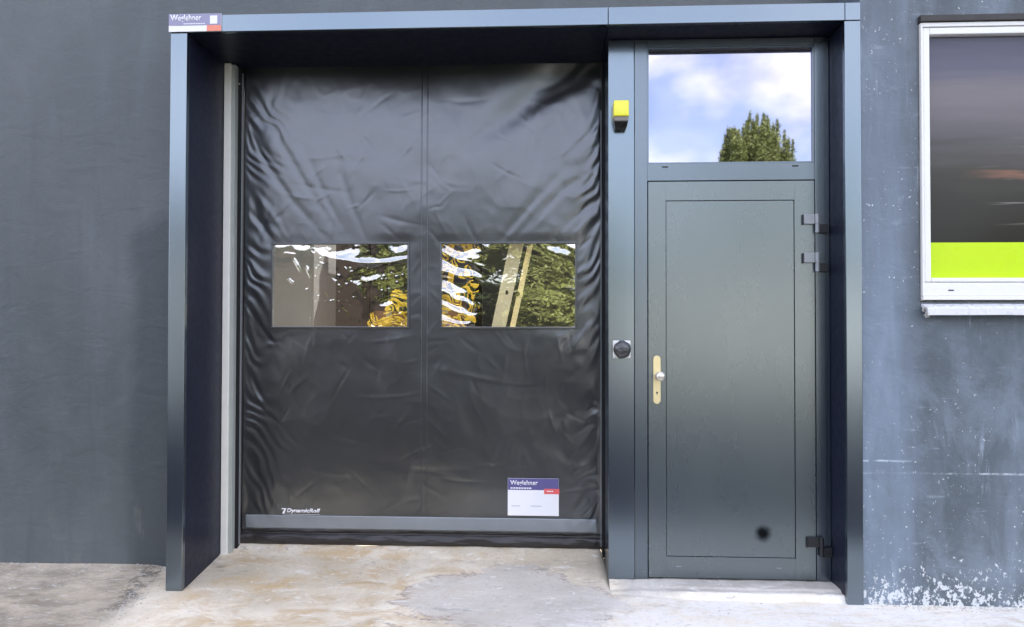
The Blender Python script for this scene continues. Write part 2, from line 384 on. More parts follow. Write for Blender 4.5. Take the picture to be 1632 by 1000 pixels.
# ------------------------------------------------------------------ the setting
def ground_z(x, y):
    z = np.where(y > 0, np.minimum(.12*np.clip(y, 0, .44), 1) + np.clip((y-.44)/.11, 0, 1)*.04, 0.0)
    z = z*(1-sstep(2.27, 2.31, x))
    z = z + .006*fbm(x*2.2, y*2.2, 3) * (1-sstep(-.02, .02, y)*(x > -.05))*sstep(12, 6, np.abs(x-2))
    z = z - .012*np.exp(-((x+.12+.12*y)/.04)**2)*(1-sstep(-.03, .03, x))        # gutter beside the surround
    return z
def apron():
    xs = np.unique(np.concatenate([np.linspace(-7, -1.6, 30), np.linspace(-1.6, 4.6, 190), np.linspace(4.6, 11, 30)]))
    ys = np.unique(np.concatenate([np.linspace(-1.05, -1, 2), np.linspace(-1, .64, 90)]))
    X, Y = np.meshgrid(xs, ys); Z = ground_z(X, Y)+.006
    V = np.stack([X.ravel(), Y.ravel(), Z.ravel()], 1); nx = len(xs)
    F = [(j*nx+i, j*nx+i+1, (j+1)*nx+i+1, (j+1)*nx+i) for j in range(len(ys)-1) for i in range(nx-1)]
    me = bpy.data.meshes.new('pavement'); me.from_pydata(V.tolist(), [], F)
    tag(link('pavement', me, M_CONC, smooth=True), kind='structure')
apron()
def sheet(name, x0, x1, y0, y1, z, mat):
    me = bpy.data.meshes.new(name); me.from_pydata([(x0, y0, z), (x1, y0, z), (x1, y1, z), (x0, y1, z)], [], [(0, 1, 2, 3)])
    return tag(link(name, me, mat), kind='structure')
sheet('ground', -400, 400, -500, 300, -.02, M_ASPH)
M_FLOOR = simple('hall_floor', (.16, .15, .14), .6)
box('hall_floor', -3, 6.2, .64, 9, -.01, .09, M_FLOOR, bev=0)['kind'] = 'structure'

# building: two plaster walls and the roof behind them
HT = 8.0  # raised out of view so the building's shade reaches further
bl = empty('plaster_wall', (-4, .45, 0), 'dark grey plaster wall set back to the left of the metal door surround', 'wall')
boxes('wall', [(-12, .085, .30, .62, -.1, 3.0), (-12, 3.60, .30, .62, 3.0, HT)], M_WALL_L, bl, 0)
br = empty('plaster_wall', (6, .1, 0), 'blue grey plaster wall right of the doors, streaked and chipped white at its foot', 'wall')
boxes('wall', [(3.532, 3.815, .012, .62, -.1, 3.0), (3.60, 5.42, .012, .62, 3.0, HT), (3.532, 3.60, .012, .298, 3.0, HT), (3.815, 5.42, .012, .62, -.1, 1.50),
               (3.815, 5.42, .012, .62, 2.925, 3.0), (5.42, 13, .012, .62, -.1, HT)], M_WALL_R, br, 0)
M_INT = simple('hall_plaster', (.10, .09, .075), .8)
M_ROOF = simple('roof_sheet', (.2, .2, .2), .7)
hall = empty('workshop_hall', (1, 4, 0), 'workshop hall behind the doors, its pale inside seen through the curtain windows', 'building')
box('side_wall', -3.2, -3, .64, 9, 0, HT, M_INT, hall, 0); box('side_wall', 6.2, 6.4, .64, 9, 0, HT, M_INT, hall, 0)
box('rear_wall', -3.2, 6.4, 9.0, 9.2, 0, HT, M_INT, hall, 0)
boxes('roof', [(-12, 13, .3, 1.3, HT+.01, HT+.2), (-12, -2.6, 1.3, 8.6, HT+.01, HT+.2), (5.8, 13, 1.3, 8.6, HT+.01, HT+.2), (-12, 13, 8.6, 9.3, HT+.01, HT+.2)], M_ROOF, hall, 0)  # unseen roof, its opening added to let sun into the hall

# threshold slab under the personnel door
def threshold():
    xs = np.linspace(2.295, 3.4515, 120); ys = np.concatenate([np.linspace(-.03, .14, 26), [.2, .4, .62]])
    X, Y = np.meshgrid(xs, ys); edge = .030+.05*(1-sstep(2.3, 2.75, X))+.020*fbm(X*6, 0*X+1.3, 2, 4)
    Z = -.004+.052*sstep(-.012, .014, Y-edge)*(.25+.75*sstep(2.28, 2.7, X))+.035*sstep(.13, .17, Y)*(1-sstep(2.28, 2.7, X))
    Z += .010*sstep(0, .01, Y-edge-.05-.03*fbm(X*4, 0*X, 9, 3))*sstep(2.4, 2.6, X)-.010*sstep(2.4, 2.6, X)+.004*fbm(X*18, Y*30, 6, 3)
    Z = np.minimum(Z*.92+.002, .050); nx = len(xs)
    V = np.stack([X.ravel(), Y.ravel(), (Z+.002).ravel()], 1).tolist()
    F = [(j*nx+i, j*nx+i+1, (j+1)*nx+i+1, (j+1)*nx+i) for j in range(len(ys)-1) for i in range(nx-1)]
    me = bpy.data.meshes.new('doorstep'); me.from_pydata(V, [], F)
    tag(link('doorstep', me, M_CONC, smooth=True), 'low worn concrete doorstep under the solid metal door', 'doorstep')
threshold()

# ------------------------------------------------------------------ metal door surround
sur = empty('door_surround', (1.77, .1, 0), 'projecting anthracite metal surround framing curtain door and solid door together', 'door surround')
box('cladding_panel', 0, .088, 0, .030, -.02, 2.9075, M_TRIM, sur, .003)
box('reveal_panel', .002, .0875, .0305, .44, -.02, 2.9075, M_REVEAL, sur, .001)
box('cladding_panel', 3.452, 3.531, 0, .030, -.02, 2.9075, M_TRIM, sur, .003)
box('reveal_panel', 3.4525, 3.530, .0305, .297, -.02, 2.9075, M_REVEAL, sur, .001)
box('soffit_panel', .0, 2.2755, .0305, .60, 2.9105, 2.995, M_REVEAL, sur, .001)
box('soffit_panel', 2.2785, 3.454, .0305, .60, 2.9105, 2.995, M_REVEAL, sur, .001)
box('cladding_panel', 0, 2.2755, .0, .030, 2.910, 3.0, M_TRIM, sur, .003)
box('cladding_panel', 2.2785, 3.454, 0, .030, 2.910, 3.0, M_TRIM, sur, .003)
box('cladding_panel', 3.4565, 3.531, 0, .30, 2.910, 3.0, M_TRIM, sur, .003)
box('pillar_panel', 2.293, 2.4295, .20, .56, .03, 2.9075, M_TRIM, sur, .002)

# ------------------------------------------------------------------ solid door with transom
dr = empty('personnel_door', (2.94, .25, .05), 'solid anthracite metal door under a sky reflecting transom window', 'door')
dr['kind'] = 'thing'
boxes('door_frame', [(2.4325, 2.499, .203, .30, .05, 2.9075), (3.3745, 3.425, .203, .30, .05, 2.9075), (3.427, 3.4505, .212, .30, .05, 2.9075),
                     (2.4995, 3.374, .206, .30, 2.866, 2.9075), (2.4995, 3.374, .203, .30, 2.1515, 2.243)], M_FRAME, dr, .0015)
box('frame_rebate', 2.4995, 3.374, .245, .31, .052, 2.151, M_BLACKGAP, dr, 0)
# glazing bead and glass
boxes('glazing_bead', [(2.4995, 2.508, .209, .27, 2.2435, 2.8655), (3.3655, 3.374, .209, .27, 2.2435, 2.8655),
                       (2.508, 3.3655, .209, .27, 2.857, 2.8655), (2.508, 3.3655, .209, .27, 2.2435, 2.251)], M_FRAME, dr, .001)
box('transom_glass', 2.508, 3.3655, .222, .228, 2.251, 2.857, M_GLASS, dr, 0)
for xx in (2.592, 3.273): box('drain_slot', xx-.016, xx+.016, .2005, .204, 2.222, 2.228, M_BLACKGAP, dr, .001)
# leaf: rails and stiles with a slightly sunk panel
leaf = boxes('door_leaf', [(2.504, 2.596, .203, .243, .058, 2.1465), (3.267, 3.370, .203, .243, .058, 2.1465),
                           (2.596, 3.267, .203, .243, 2.046, 2.1465), (2.596, 3.267, .203, .243, .058, .167)], M_LEAF, dr, .0007)
box('inset_panel', 2.5985, 3.2645, .2065, .242, .1695, 2.0435, M_LEAF, leaf, .0015)
boxes('panel_joint', [(2.596, 3.267, .236, .243, .167, 2.046)], M_BLACKGAP, leaf, 0)
for xx in (2.66, 3.18): box('drain_slot', xx-.014, xx+.014, .2015, .204, .114, .1185, M_HINGE, leaf, .001)
# handle plate with round knob
def handle():
    bm = bmesh.new(); n = 16; w, z0, z1, cx = .0195, .969, 1.224, 2.5475; pts = []
    for k in range(n+1): a = math.pi*k/n; pts.append((cx+w*math.cos(a), z1-w+w*math.sin(a)))
    for k in range(n+1): a = math.pi+math.pi*k/n; pts.append((cx+w*math.cos(a), z0+w+w*math.sin(a)))
    rows = []
    for dy, s in ((.203, 1.0), (.197, 1.0), (.1945, .93)):
        rows.append([bm.verts.new((cx+(x-cx)*s, dy, (z0+z1)/2+(z-(z0+z1)/2)*(1-(1-s)*.15))) for x, z in pts])
    for A, B in zip(rows, rows[1:]):
        for k in range(len(A)): bm.faces.new((A[k], B[k], B[(k+1) % len(A)], A[(k+1) % len(A)]))
    bm.faces.new(rows[-1])
    pl = link('handle_plate', done(bm, 'handle_plate'), M_BRASS, dr)
    bm = bmesh.new()
    q = [(.011, 0), (.0095, .012), (.0095, .03), (.014, .036), (.0215, .042), (.0255, .052), (.0255, .060), (.022, .069), (.013, .075), (.004, .077)]
    lathe(bm, q, (2.5475, .195, 1.118), (.18, -1, 0)); link('knob', done(bm, 'knob'), M_KNOB, pl, True)
    bm = bmesh.new(); tube(bm, (2.5475, .1945, 1.029), (2.5475, .1935, 1.029), .005); bx(bm, 2.546, 2.549, .1935, .1945, 1.017, 1.029)
    link('keyhole', done(bm, 'keyhole'), M_BLACKGAP, pl)
handle()
def hinge(zt, dx, mat):
    h = boxes('hinge', [(3.311+dx, 3.366+dx, .186, .2025, zt-.052, zt)], mat, dr, .002)
    bm = bmesh.new(); tube(bm, (3.378+dx, .184, zt-.050), (3.378+dx, .184, zt), .0125, 18); tube(bm, (3.378+dx, .184, zt-.098), (3.378+dx, .184, zt-.0525), .0115, 18)
    tube(bm, (3.378+dx, .184, zt-.0525), (3.378+dx, .184, zt-.050), .008, 12)
    link('hinge_pin', done(bm, 'hinge_pin'), mat, h, False)
    boxes('hinge_plate', [(3.391+dx, 3.436+min(dx, .012), .184, .2015, zt-.100, zt-.054)], M_HINGED, h, .002)
    boxes('hinge_edge_strip', [(3.305+dx, 3.311+dx-.0005, .19, .2025, zt-.055, zt-.002)], M_HINGED, h, .001)  # thin dark strip along the edge of the hinge leaf
hinge(1.968, 0, M_HINGE); hinge(1.765, 0, M_HINGE); hinge(.283, .014, M_HINGED)

# ------------------------------------------------------------------ high-speed curtain door
CX0, CX1, CZ0, CZ1, CY = .168, 2.288, .098, 2.95, .55
WIN = [(.352, 1.150, 1.374, 1.857), (1.354, 2.128, 1.374, 1.857)]
def seg_dist(x, z, x0, z0, x1, z1):
    dx, dz = x1-x0, z1-z0; L = math.hypot(dx, dz); t = np.clip(((x-x0)*dx+(z-z0)*dz)/L/L, 0, 1)
    return ((x-x0)*dz-(z-z0)*dx)/L, t, np.hypot(x-x0-t*dx, z-z0-t*dz)
FOLDS = []      # x0,z0,x1,z1,width,height
def rf(x0, z0, x1, z1, w, h): FOLDS.append((x0, z0, x1, z1, w, h))
rf(2.18, 2.93, 1.55, 2.50, .085, -.016); rf(2.22, 2.80, 1.62, 2.45, .05, .006)
for a in [(.22, 2.45, .60, 1.95), (.30, 2.60, .66, 2.0), (.50, 2.45, .74, 1.98), (.72, 2.40, .86, 1.95), (.20, 2.15, .34, 1.90)]: rf(*a, .022, -.006)
for a in [(2.25, 2.35, 1.80, 1.92), (2.26, 2.15, 2.0, 1.88), (2.05, 2.30, 1.70, 1.90), (2.25, 2.0, 2.15, 1.75)]: rf(*a, .024, -.006)
for a in [(1.9, 1.30, 1.6, .95), (.40, 1.30, .6, .95), (.30, 1.30, .45, .95), (2.15, 1.2, 1.95, .85)]: rf(*a, .03, -.003)
for k in range(26):
    x = random.uniform(.35, 1.8); z = random.choice((random.uniform(.4, 1.3), random.uniform(1.95, 2.7))); L = random.uniform(.15, .45)
    rf(x, z, x+L, z-random.uniform(-.05, .09), random.uniform(.008, .018), random.choice((-1, 1))*random.uniform(.0008, .0018))
for k in range(46):
    s = random.random() < .5; z = random.uniform(.30, 2.6); L = random.uniform(.10, .32); an = math.radians(random.uniform(38, 62))
    if s: x = random.uniform(.17, .26); rf(x, z, x+L*math.cos(an), z-L*math.sin(an), random.uniform(.010, .020), random.choice((-1, -1, 1))*random.uniform(.0025, .006))
    else: x = random.uniform(2.19, 2.285); rf(x, z, x-L*math.cos(an), z-L*math.sin(an), random.uniform(.010, .020), random.choice((-1, -1, 1))*random.uniform(.0025, .006))
for k in range(170):
    an = random.gauss(0, .5)+(1.0 if random.random() < .5 else 2.14); L = random.uniform(.06, .22); x = random.uniform(.25, 2.2); z = random.uniform(.30, 2.75)
    rf(x, z, x+L*math.cos(an), z-L*math.sin(an), random.uniform(.006, .014), random.choice((-1, 1))*random.uniform(.0008, .0019))
for k in range(16):
    z = .40+k*.15+random.uniform(-.04, .04); sd_ = random.choice((-1, 1))
    rf(1.249+sd_*.025, z, 1.249+sd_*random.uniform(.09, .17), z-random.uniform(-.02, .16), .010, random.choice((-1, 1))*.0016)
rf(1.18, .62, 1.14, .36, .022, .004); rf(1.32, .62, 1.37, .38, .022, .004)
def disp(x, z):
    """how far the fabric stands out towards the street (metres)"""
    x = np.asarray(x, float); z = np.asarray(z, float)
    ul = np.clip(x-CX0, 0, 9); ur = np.clip(CX1-x, 0, 9)
    d = .020*fbm(x*1.3, z*1.2, 1, 2) + .006*fbm(x*3.2, z*2.7, 4, 2)
    wl_, wr_ = np.exp(-ul/.125), np.exp(-ur/.125)
    ph = 62*(z+1.25*ul)+13*fbm(x*5, z*4.1, 6, 2); d += .0031*wl_*np.sin(ph)*(.35+1.1*(vn(x*5, z*4, 9)+.5))*sstep(0, .03, ul)
    ph = 49*(z+.85*ur)+12*fbm(x*5, z*3.1, 7, 2); d += .0033*wr_*np.sin(ph)*(.35+1.1*(vn(x*5, z*4, 12)+.5))*sstep(0, .03, ur)
    for x0, z0, x1, z1, w, h in FOLDS:
        L = math.hypot(x1-x0, z1-z0); dx, dz = (x1-x0)/L, (z1-z0)/L
        t = ((x-x0)*dx+(z-z0)*dz)/L; p = (x-x0)*dz-(z-z0)*dx + .35*w*np.sin(3.1*t+x0*40)+.10*L*(t-.5)**2
        env = sstep(-.25, .35, t)*sstep(1.35, .45, t)
        d += (h if abs(h) > .01 else h*.5)*env*np.exp(-(p/(w*(1.25-.3*t)))**2)
    d += .0010*fbm(x*11+4*z, z*9-3*x, 19, 2)
    r1 = 1-np.abs(2*vn(x*8+3*z, z*6-2*x, 14)); r2 = 1-np.abs(2*vn(x*8-3*z, z*6+2*x, 15))
    d += .0005*(r1**3+r2**3)
    # flat at the guides, welded seams pull it tight round the windows
    edge = sstep(0, .035, np.minimum(ul, ur)); d *= edge
    for a, b, c, e in WIN:
        q = np.hypot(np.maximum(np.maximum(a-x, x-b), 0), np.maximum(np.maximum(c-z, z-e), 0)); d = d*(.45+.55*sstep(0, .07, q))
    d = d*(1-.8*np.exp(-((z-.228)/.05)**2))
    return d + .0
def strip_mesh(name, xs, zs, off, mat, parent, hole=False, extra=None, smooth=True, thick=0.0):
    X, Z = np.meshgrid(xs, zs); D = disp(X, Z)
    if extra is not None: D = D+extra(X, Z)
    Y = CY-off-D
    V = np.stack([X.ravel(), Y.ravel(), Z.ravel()], 1).tolist(); nx = len(xs); F = []
    for j in range(len(zs)-1):
        zc = (zs[j]+zs[j+1])/2
        for i in range(nx-1):
            if hole:
                xc = (xs[i]+xs[i+1])/2
                if any(a < xc < b and c < zc < e for a, b, c, e in WIN): continue
            F.append((j*nx+i, j*nx+i+1, (j+1)*nx+i+1, (j+1)*nx+i))
    me = bpy.data.meshes.new(name); me.from_pydata(V, [], F)
    o = link(name, me, mat, parent, smooth)
    if thick:
        m = o.modifiers.new('thickness', 'SOLIDIFY'); m.thickness = thick; m.offset = -1
    return o
cd = empty('curtain_door', (1.23, .55, .09), 'tall black wrinkled plastic curtain door with two clear windows', 'door')
cd['kind'] = 'thing'
xs = np.unique(np.concatenate([np.linspace(CX0, CX1, 360)]+[[a, b] for a, b, _, _ in WIN]))
zs = np.unique(np.concatenate([np.linspace(.180, CZ1, 420)]+[[c, e] for _, _, c, e in WIN]))
cur = strip_mesh('curtain', xs, zs, 0, M_PVC, cd, hole=True, thick=.0012)
# welded vertical seam: two raised beads
for a, b in ((1.228, 1.236), (1.262, 1.270)):
    strip_mesh('seam', np.array([a, a+.0022, b-.0022, b]), np.linspace(.28, 2.93, 200), 0, M_PVC, cur, extra=lambda X, Z, a=a, b=b: np.where((X > a+.001) & (X < b-.001), .0035, -.0004))
# grey strip and black bottom pocket
strip_mesh('hem_strip', np.linspace(.195, 2.255, 300), np.linspace(.190, .268, 12), .004, M_BAND, cd,
           extra=lambda X, Z: .0025*np.sin(38*X+40*Z+6*vn(X*5, Z*3, 3))*np.exp(-np.minimum(X-.17, 2.29-X)/.30)+.0012*vn(X*22, Z*6, 5), thick=.002)
def hem_extra(X, Z):
    t = (Z-.098)/(.190-.098)
    b = .024*np.sqrt(np.clip(1-((t-.34)/.36)**2, 0, 1)) + .004*np.exp(-((t-.88)/.10)**2)
    b += .009*fbm(X*6, t*3, 31, 3)+.006*np.sin(X*23+3*fbm(X*3, 0*X, 5))*np.exp(-((t-.35)/.3)**2)
    return b
strip_mesh('bottom_pocket', np.linspace(.172, 2.286, 420), np.linspace(.098, .1895, 30), -.004, M_PVC2, cd, extra=hem_extra)
# windows
def pane(k):
    a, b, c, e = WIN[k]
    xs = np.linspace(a-.002, b+.002, 210); zs = np.linspace(c-.002, e+.002, 130); X, Z = np.meshgrid(xs, zs)
    u = (X-a)/(b-a); v = (Z-c)/(e-c)
    if k == 0:
        amp = .16+.7*np.exp(-((1-v)/.13)**2)+1.1*sstep(.62, 1.0, u)*sstep(.62, .15, v)+.25*sstep(.30, .55, u)
        D = .0042*amp*fbm(X*9+4*Z, Z*17-5*X, 41, 1)
        D += .0022*np.exp(-((v-.84-.07*np.sin(5*u+1))/.035)**2)*sstep(.25, .45, u)*(.3+1.2*(vn(X*9, Z*0, 6)+.5))*(.6+.8*(vn(X*7, Z*2, 3)+.5))
        for (u0, v0, u1, v1, h) in ((.14, .86, .22, .62, 1), (.24, .75, .29, .55, 1), (.30, .95, .36, .86, 1), (.10, .60, .17, .50, 1), (.52, .74, .58, .64, .8), (.72, .40, .80, .30, .6), (.42, .62, .52, .44, .8), (.60, .55, .68, .36, .8), (.36, .48, .42, .30, .6), (.06, .9, .17, .88, 1), (.48, .3, .60, .05, .6)):
            _, tt, rr = seg_dist(X, Z, a+u0*(b-a), c+v0*(e-c), a+u1*(b-a), c+v1*(e-c)); D += .0011*h*np.exp(-(rr/.0065)**2)*np.sin(3.14*np.clip(tt, .05, .95))
        rs_ = random.Random(5)
        for k_ in range(70):
            u0, v0 = rs_.uniform(.22, .98), rs_.uniform(.05, .95); rr = np.hypot((X-a-u0*(b-a))*rs_.uniform(.5, 1.6), Z-c-v0*(e-c)); D += rs_.choice((-1, 1))*.0009*np.exp(-(rr/rs_.uniform(.004, .008))**2)
    else:
        amp = .10+1.0*sstep(.38, .05, u)+1.1*np.exp(-((1-v)/.12)**2)*sstep(.4, .7, u)+.35*sstep(.55, .8, u)*sstep(.5, .9, v)+.6*sstep(.88, 1.0, u)
        D = .0040*amp*fbm(X*6, Z*18+5*X, 51, 1)
        D += .0060*np.sin(33*v+7*u+9*fbm(X*5, Z*6, 18, 2))*sstep(.36-.45*vn(X*0, Z*13, 5), .0, u)*(.5+1.0*(vn(X*5, Z*12, 17)+.5))
        D += .0006*fbm(X*9, Z*9, 54, 1)
    D += .006*fbm(X*2.2, Z*2.2, 60+k, 1)
    V = np.stack([X.ravel(), (CY-.002-D).ravel(), Z.ravel()], 1); nx = len(xs)
    F = [(j*nx+i, j*nx+i+1, (j+1)*nx+i+1, (j+1)*nx+i) for j in range(len(zs)-1) for i in range(nx-1)]
    me = bpy.data.meshes.new('window_pane'); me.from_pydata(V.tolist(), [], F)
    p = link('window_pane', me, M_FILM, cd, True)
    w = .011
    bm = bmesh.new()
    for r in ((a-w, b+w, c-w, c), (a-w, b+w, e, e+w), (a-w, a, c+.0003, e-.0003), (b, b+w, c+.0003, e-.0003)):
        bx(bm, r[0], r[1], CY-.014, CY+.01, r[2], r[3], .002)
    link('window_border', done(bm, 'window_border'), M_PVC, p)
pane(0); pane(1)
# guides
boxes('guide_rail', [(.0905, .128, .445, .60, .055, 2.905)], M_ALU, cd, .002)
boxes('guide_rail', [(.1285, .1495, .458, .60, .06, 2.90)], M_ALU2, cd, .002)
box('guide_seal', .150, .166, .50, .60, .07, 2.905, M_BLACKGAP, cd, .002); box('guide_seal', 2.284, 2.2925, .505, .60, .06, 2.905, M_BLACKGAP, cd, .002)
boxes('guide_edge', [(.1665, .1695, .515, .535, .10, 2.87)], M_HINGE, cd, .0005)
boxes('guide_edge', [(2.274, 2.277, .516, .530, .12, 2.62)], M_HINGE, cd, .0005)
bm = bmesh.new(); tube(bm, (.158, .498, 2.80), (.158, .4995, 2.80), .004, 12); link('screw_head', done(bm, 'screw_head'), M_ALU, cd)
box('drum_cover', .09, 2.29, .585, .62, 2.86, 2.9075, M_BLACKGAP, cd, .002)

# ------------------------------------------------------------------ lettering
def text_mesh(body, width, x, z, y, mat, parent, name, height=None, shear=0.0, bold=0.0, rot=0.0):
    cu = bpy.data.curves.new('t', 'FONT'); cu.body = body; cu.size = 1; cu.shear = shear; cu.offset = bold; cu.extrude = .0; cu.resolution_u = 3
    o = bpy.data.objects.new('t', cu); COL.objects.link(o); dg = bpy.context.evaluated_depsgraph_get()
    me = bpy.data.meshes.new_from_object(o.evaluated_get(dg)); bpy.data.objects.remove(o); bpy.data.curves.remove(cu)
    me.materials.clear()
    n = len(me.vertices); co = np.empty(n*3); me.vertices.foreach_get('co', co); co = co.reshape(-1, 3)
    w = co[:, 0].max()-co[:, 0].min(); s = width/w; hs = s if height is None else height/(co[:, 1].max()-co[:, 1].min())
    X = (co[:, 0]-co[:, 0].min())*s; Z = (co[:, 1]-co[:, 1].min())*hs
    out = np.stack([x+X, np.full(n, y), z+Z+rot*X], 1); me.vertices.foreach_set('co', out.ravel()); me.update()
    # give it body
    bm = bmesh.new(); bm.from_mesh(me)
    r = bmesh.ops.extrude_face_region(bm, geom=bm.faces[:]); bmesh.ops.translate(bm, vec=(0, .0006, 0), verts=[v for v in r['geom'] if isinstance(v, bmesh.types.BMVert)])
    bm.to_mesh(me); bm.free()
    return link(name, me, mat, parent)
# sign on the surround's top left corner
sg = empty('company_sign', (.13, -.003, 2.96), 'small navy and white company sign with red end on the surround top left corner', 'sign')
box('sign_board', -.008, .272, -.006, -.0005, 2.912, 3.005, M_WHITE, sg, .0008)
box('name_field', -.007, .271, -.0075, -.006, 2.944, 3.004, M_NAVY2, sg, .0003)
box('red_field', .196, .272, -.0078, -.006, 2.9125, 2.9435, M_ORANGERED, sg, .0003)
box('white_square', .213, .252, -.0085, -.0075, 2.950, 2.993, M_WHITE, sg, .0002)
text_mesh('Weglehner', .165, .002, 2.958, -.0083, M_WHITE, sg, 'lettering', .042, bold=.018)
for i in range(9): box('small_print', .072+i*.013, .082+i*.013, -.0081, -.0075, 2.9495, 2.954, M_WHITE, sg, 0)
# sticker on the curtain
ys_ = CY-.0-float(np.max(disp(np.linspace(1.74, 2.03, 60)[None, :]*np.ones((30, 1)), np.linspace(.285, .5, 30)[:, None]*np.ones((1, 60)))))-.003
sk = empty('company_sticker', (1.888, ys_, .39), 'white sticker with navy name band and red tab low on the black curtain', 'sticker')
box('sticker_sheet', 1.740, 2.035, ys_-.001, ys_+.0005, .284, .499, M_WHITE, sk, .0004)
box('name_band', 1.741, 2.034, ys_-.0016, ys_-.001, .432, .498, M_NAVY, sk, .0001)
box('red_tab', 1.950, 2.038, ys_-.0024, ys_-.0012, .410, .440, M_RED, sk, .0002)
text_mesh('Weglehner', .160, 1.754, .452, ys_-.0021, M_WHITE, sk, 'lettering', .036, bold=.018)
for i in range(8): box('small_print', 1.756+i*.0155, 1.768+i*.0155, ys_-.002, ys_-.0016, .439, .446, M_WHITE, sk, 0)
for i in range(3): box('small_print', 1.966+i*.013, 1.976+i*.013, ys_-.0028, ys_-.0024, .423, .429, M_WHITE, sk, 0)
for x0, n_ in ((1.762, 4), (1.875, 5)):
    for i in range(n_): box('small_print', x0+i*.0125, x0+.010+i*.0125, ys_-.0015, ys_-.001, .337, .342, M_GREYINK, sk, 0)
# maker's name printed on the curtain
yl = CY-float(np.max(disp(np.linspace(.40, .66, 60)[None, :]*np.ones((12, 1)), np.linspace(.27, .315, 12)[:, None]*np.ones((1, 60)))))-.0015
lp = text_mesh('DynamicRoll', .200, .440, .2765, yl, M_WHITE, cd, 'printed_name', .031, shear=.25, bold=.045)
bm = bmesh.new()
def quad(bm, pts, y):
    a = [bm.verts.new((x, y, z)) for x, z in pts]; b = [bm.verts.new((x, y+.0006, z)) for x, z in pts]
    bm.faces.new(a); bm.faces.new(b[::-1])
    for i in range(len(a)): bm.faces.new((a[i], b[i], b[(i+1) % len(a)], a[(i+1) % len(a)]))
quad(bm, [(.414, .277), (.428, .277), (.440, .308), (.430, .308)], yl); quad(bm, [(.410, .302), (.427, .302), (.429, .308), (.412, .308)], yl); quad(bm, [(.417, .273), (.640, .273), (.640, .2745), (.417, .2745)], yl)
bmesh.ops.recalc_face_normals(bm, faces=bm.faces)
link('printed_emblem', done(bm, 'printed_emblem'), M_WHITE, cd)

# ------------------------------------------------------------------ signal lamp and push button
lm = empty('signal_lamp', (2.354, .2, 2.48), 'small square yellow signal lamp on a black foot on the grey pillar panel', 'lamp')
def taper_box(name, x0, x1, y0, y1, z0, z1, tx, ty, mat, parent, bev):
    bm = bmesh.new(); bx(bm, x0, x1, y0, y1, z0, z1); cx = (x0+x1)/2
    for v in bm.verts:
        if v.co.z < (z0+z1)/2: v.co.x = cx+(v.co.x-cx)*tx; v.co.y = y1+(v.co.y-y1)*ty
    bmesh.ops.bevel(bm, geom=bm.edges[:], offset=bev, segments=3, affect='EDGES', profile=.5)
    return link(name, done(bm, name), mat, parent, True)
taper_box('lens', 2.315, 2.395, .120, .199, 2.478, 2.561, 1.0, 1.0, M_LENS, lm, .006)
taper_box('collar', 2.317, 2.393, .128, .199, 2.455, 2.4775, .98, .97, M_LAMPG, lm, .002)
taper_box('foot', 2.318, 2.392, .131, .199, 2.418, 2.4545, .76, .72, M_LAMPB, lm, .005)
pb = empty('push_button', (2.362, .2, 1.257), 'black wrapped dome button on a square white plate beside the door handle', 'push button')
box('back_plate', 2.316, 2.409, .191, .1995, 1.211, 1.303, M_WHITEPVC, pb, .003)
bm = bmesh.new(); lathe(bm, [(.036, 0), (.038, .010), (.044, .018), (.047, .030), (.045, .042), (.038, .052), (.026, .060), (.012, .064), (.003, .065)], (2.362, .1905, 1.257), (0, -1, 0), 36)
for v in bm.verts:
    n = float(fbm(v.co.x*60, v.co.z*60+v.co.y*40, 3, 2)); v.co += (v.co-Vector((2.362, .16, 1.257)))*.13*n
link('dome', done(bm, 'dome'), M_DOME, pb, True)

# ------------------------------------------------------------------ white window at the right
wd = empty('window', (4.6, .0, 1.5), 'white framed window with dark pane carrying a painted blurred reflection and lime green band', 'window')
wd['kind'] = 'thing'
X0, X1, Z0, Z1 = 3.822, 5.40, 1.512, 2.889
boxes('frame', [(X0, X0+.010, -.006, .09, Z0+.02, Z1-.0), (X1-.03, X1, -.006, .09, Z0+.02, Z1), (X0+.0105, X1-.0305, -.006, .09, Z1-.020, Z1), (X0, X1, -.010, .09, Z0-.0, Z0+.0195)], M_WHITEPVC, wd, .002)
boxes('sash', [(X0+.0125, 3.866, .000, .07, 1.60, Z1-.0225), (X1-.075, X1-.033, .000, .07, 1.60, Z1-.0225), (3.8665, X1-.0755, .000, .07, 2.832, Z1-.0225), (3.8665, X1-.0755, .000, .07, 1.60, 1.619)], M_WHITEPVC, wd, .004)
box('bottom_rail', X0+.001, X1-.001, -.003, .08, Z0+.0205, 1.597, M_WHITEPVC, wd, .003)
pn = box('reflection_pane', 3.8668, X1-.0758, .030, .036, 1.799, 2.8315, M_PANE_REFL, wd, 0)  # blurred sky reflection is put into this pane's colours
box('lime_band', 3.8668, X1-.0758, .029, .036, 1.6195, 1.7985, M_LIME, wd, 0)
boxes('gasket', [(3.8655, 3.8695, .024, .0288, 1.6195, 2.8315), (3.87, X1-.076, .024, .0288, 2.828, 2.8315), (3.87, X1-.076, .024, .0288, 1.6195, 1.6225)], M_GREYINK, wd, 0)
box('drain_slot', 3.945, 3.972, -.0045, -.002, 1.556, 1.562, M_BLACKGAP, wd, .001)
boxes('shutter_box', [(3.816, 5.419, -.018, .10, 2.892, 2.9235)], M_SHUT, wd, .002)
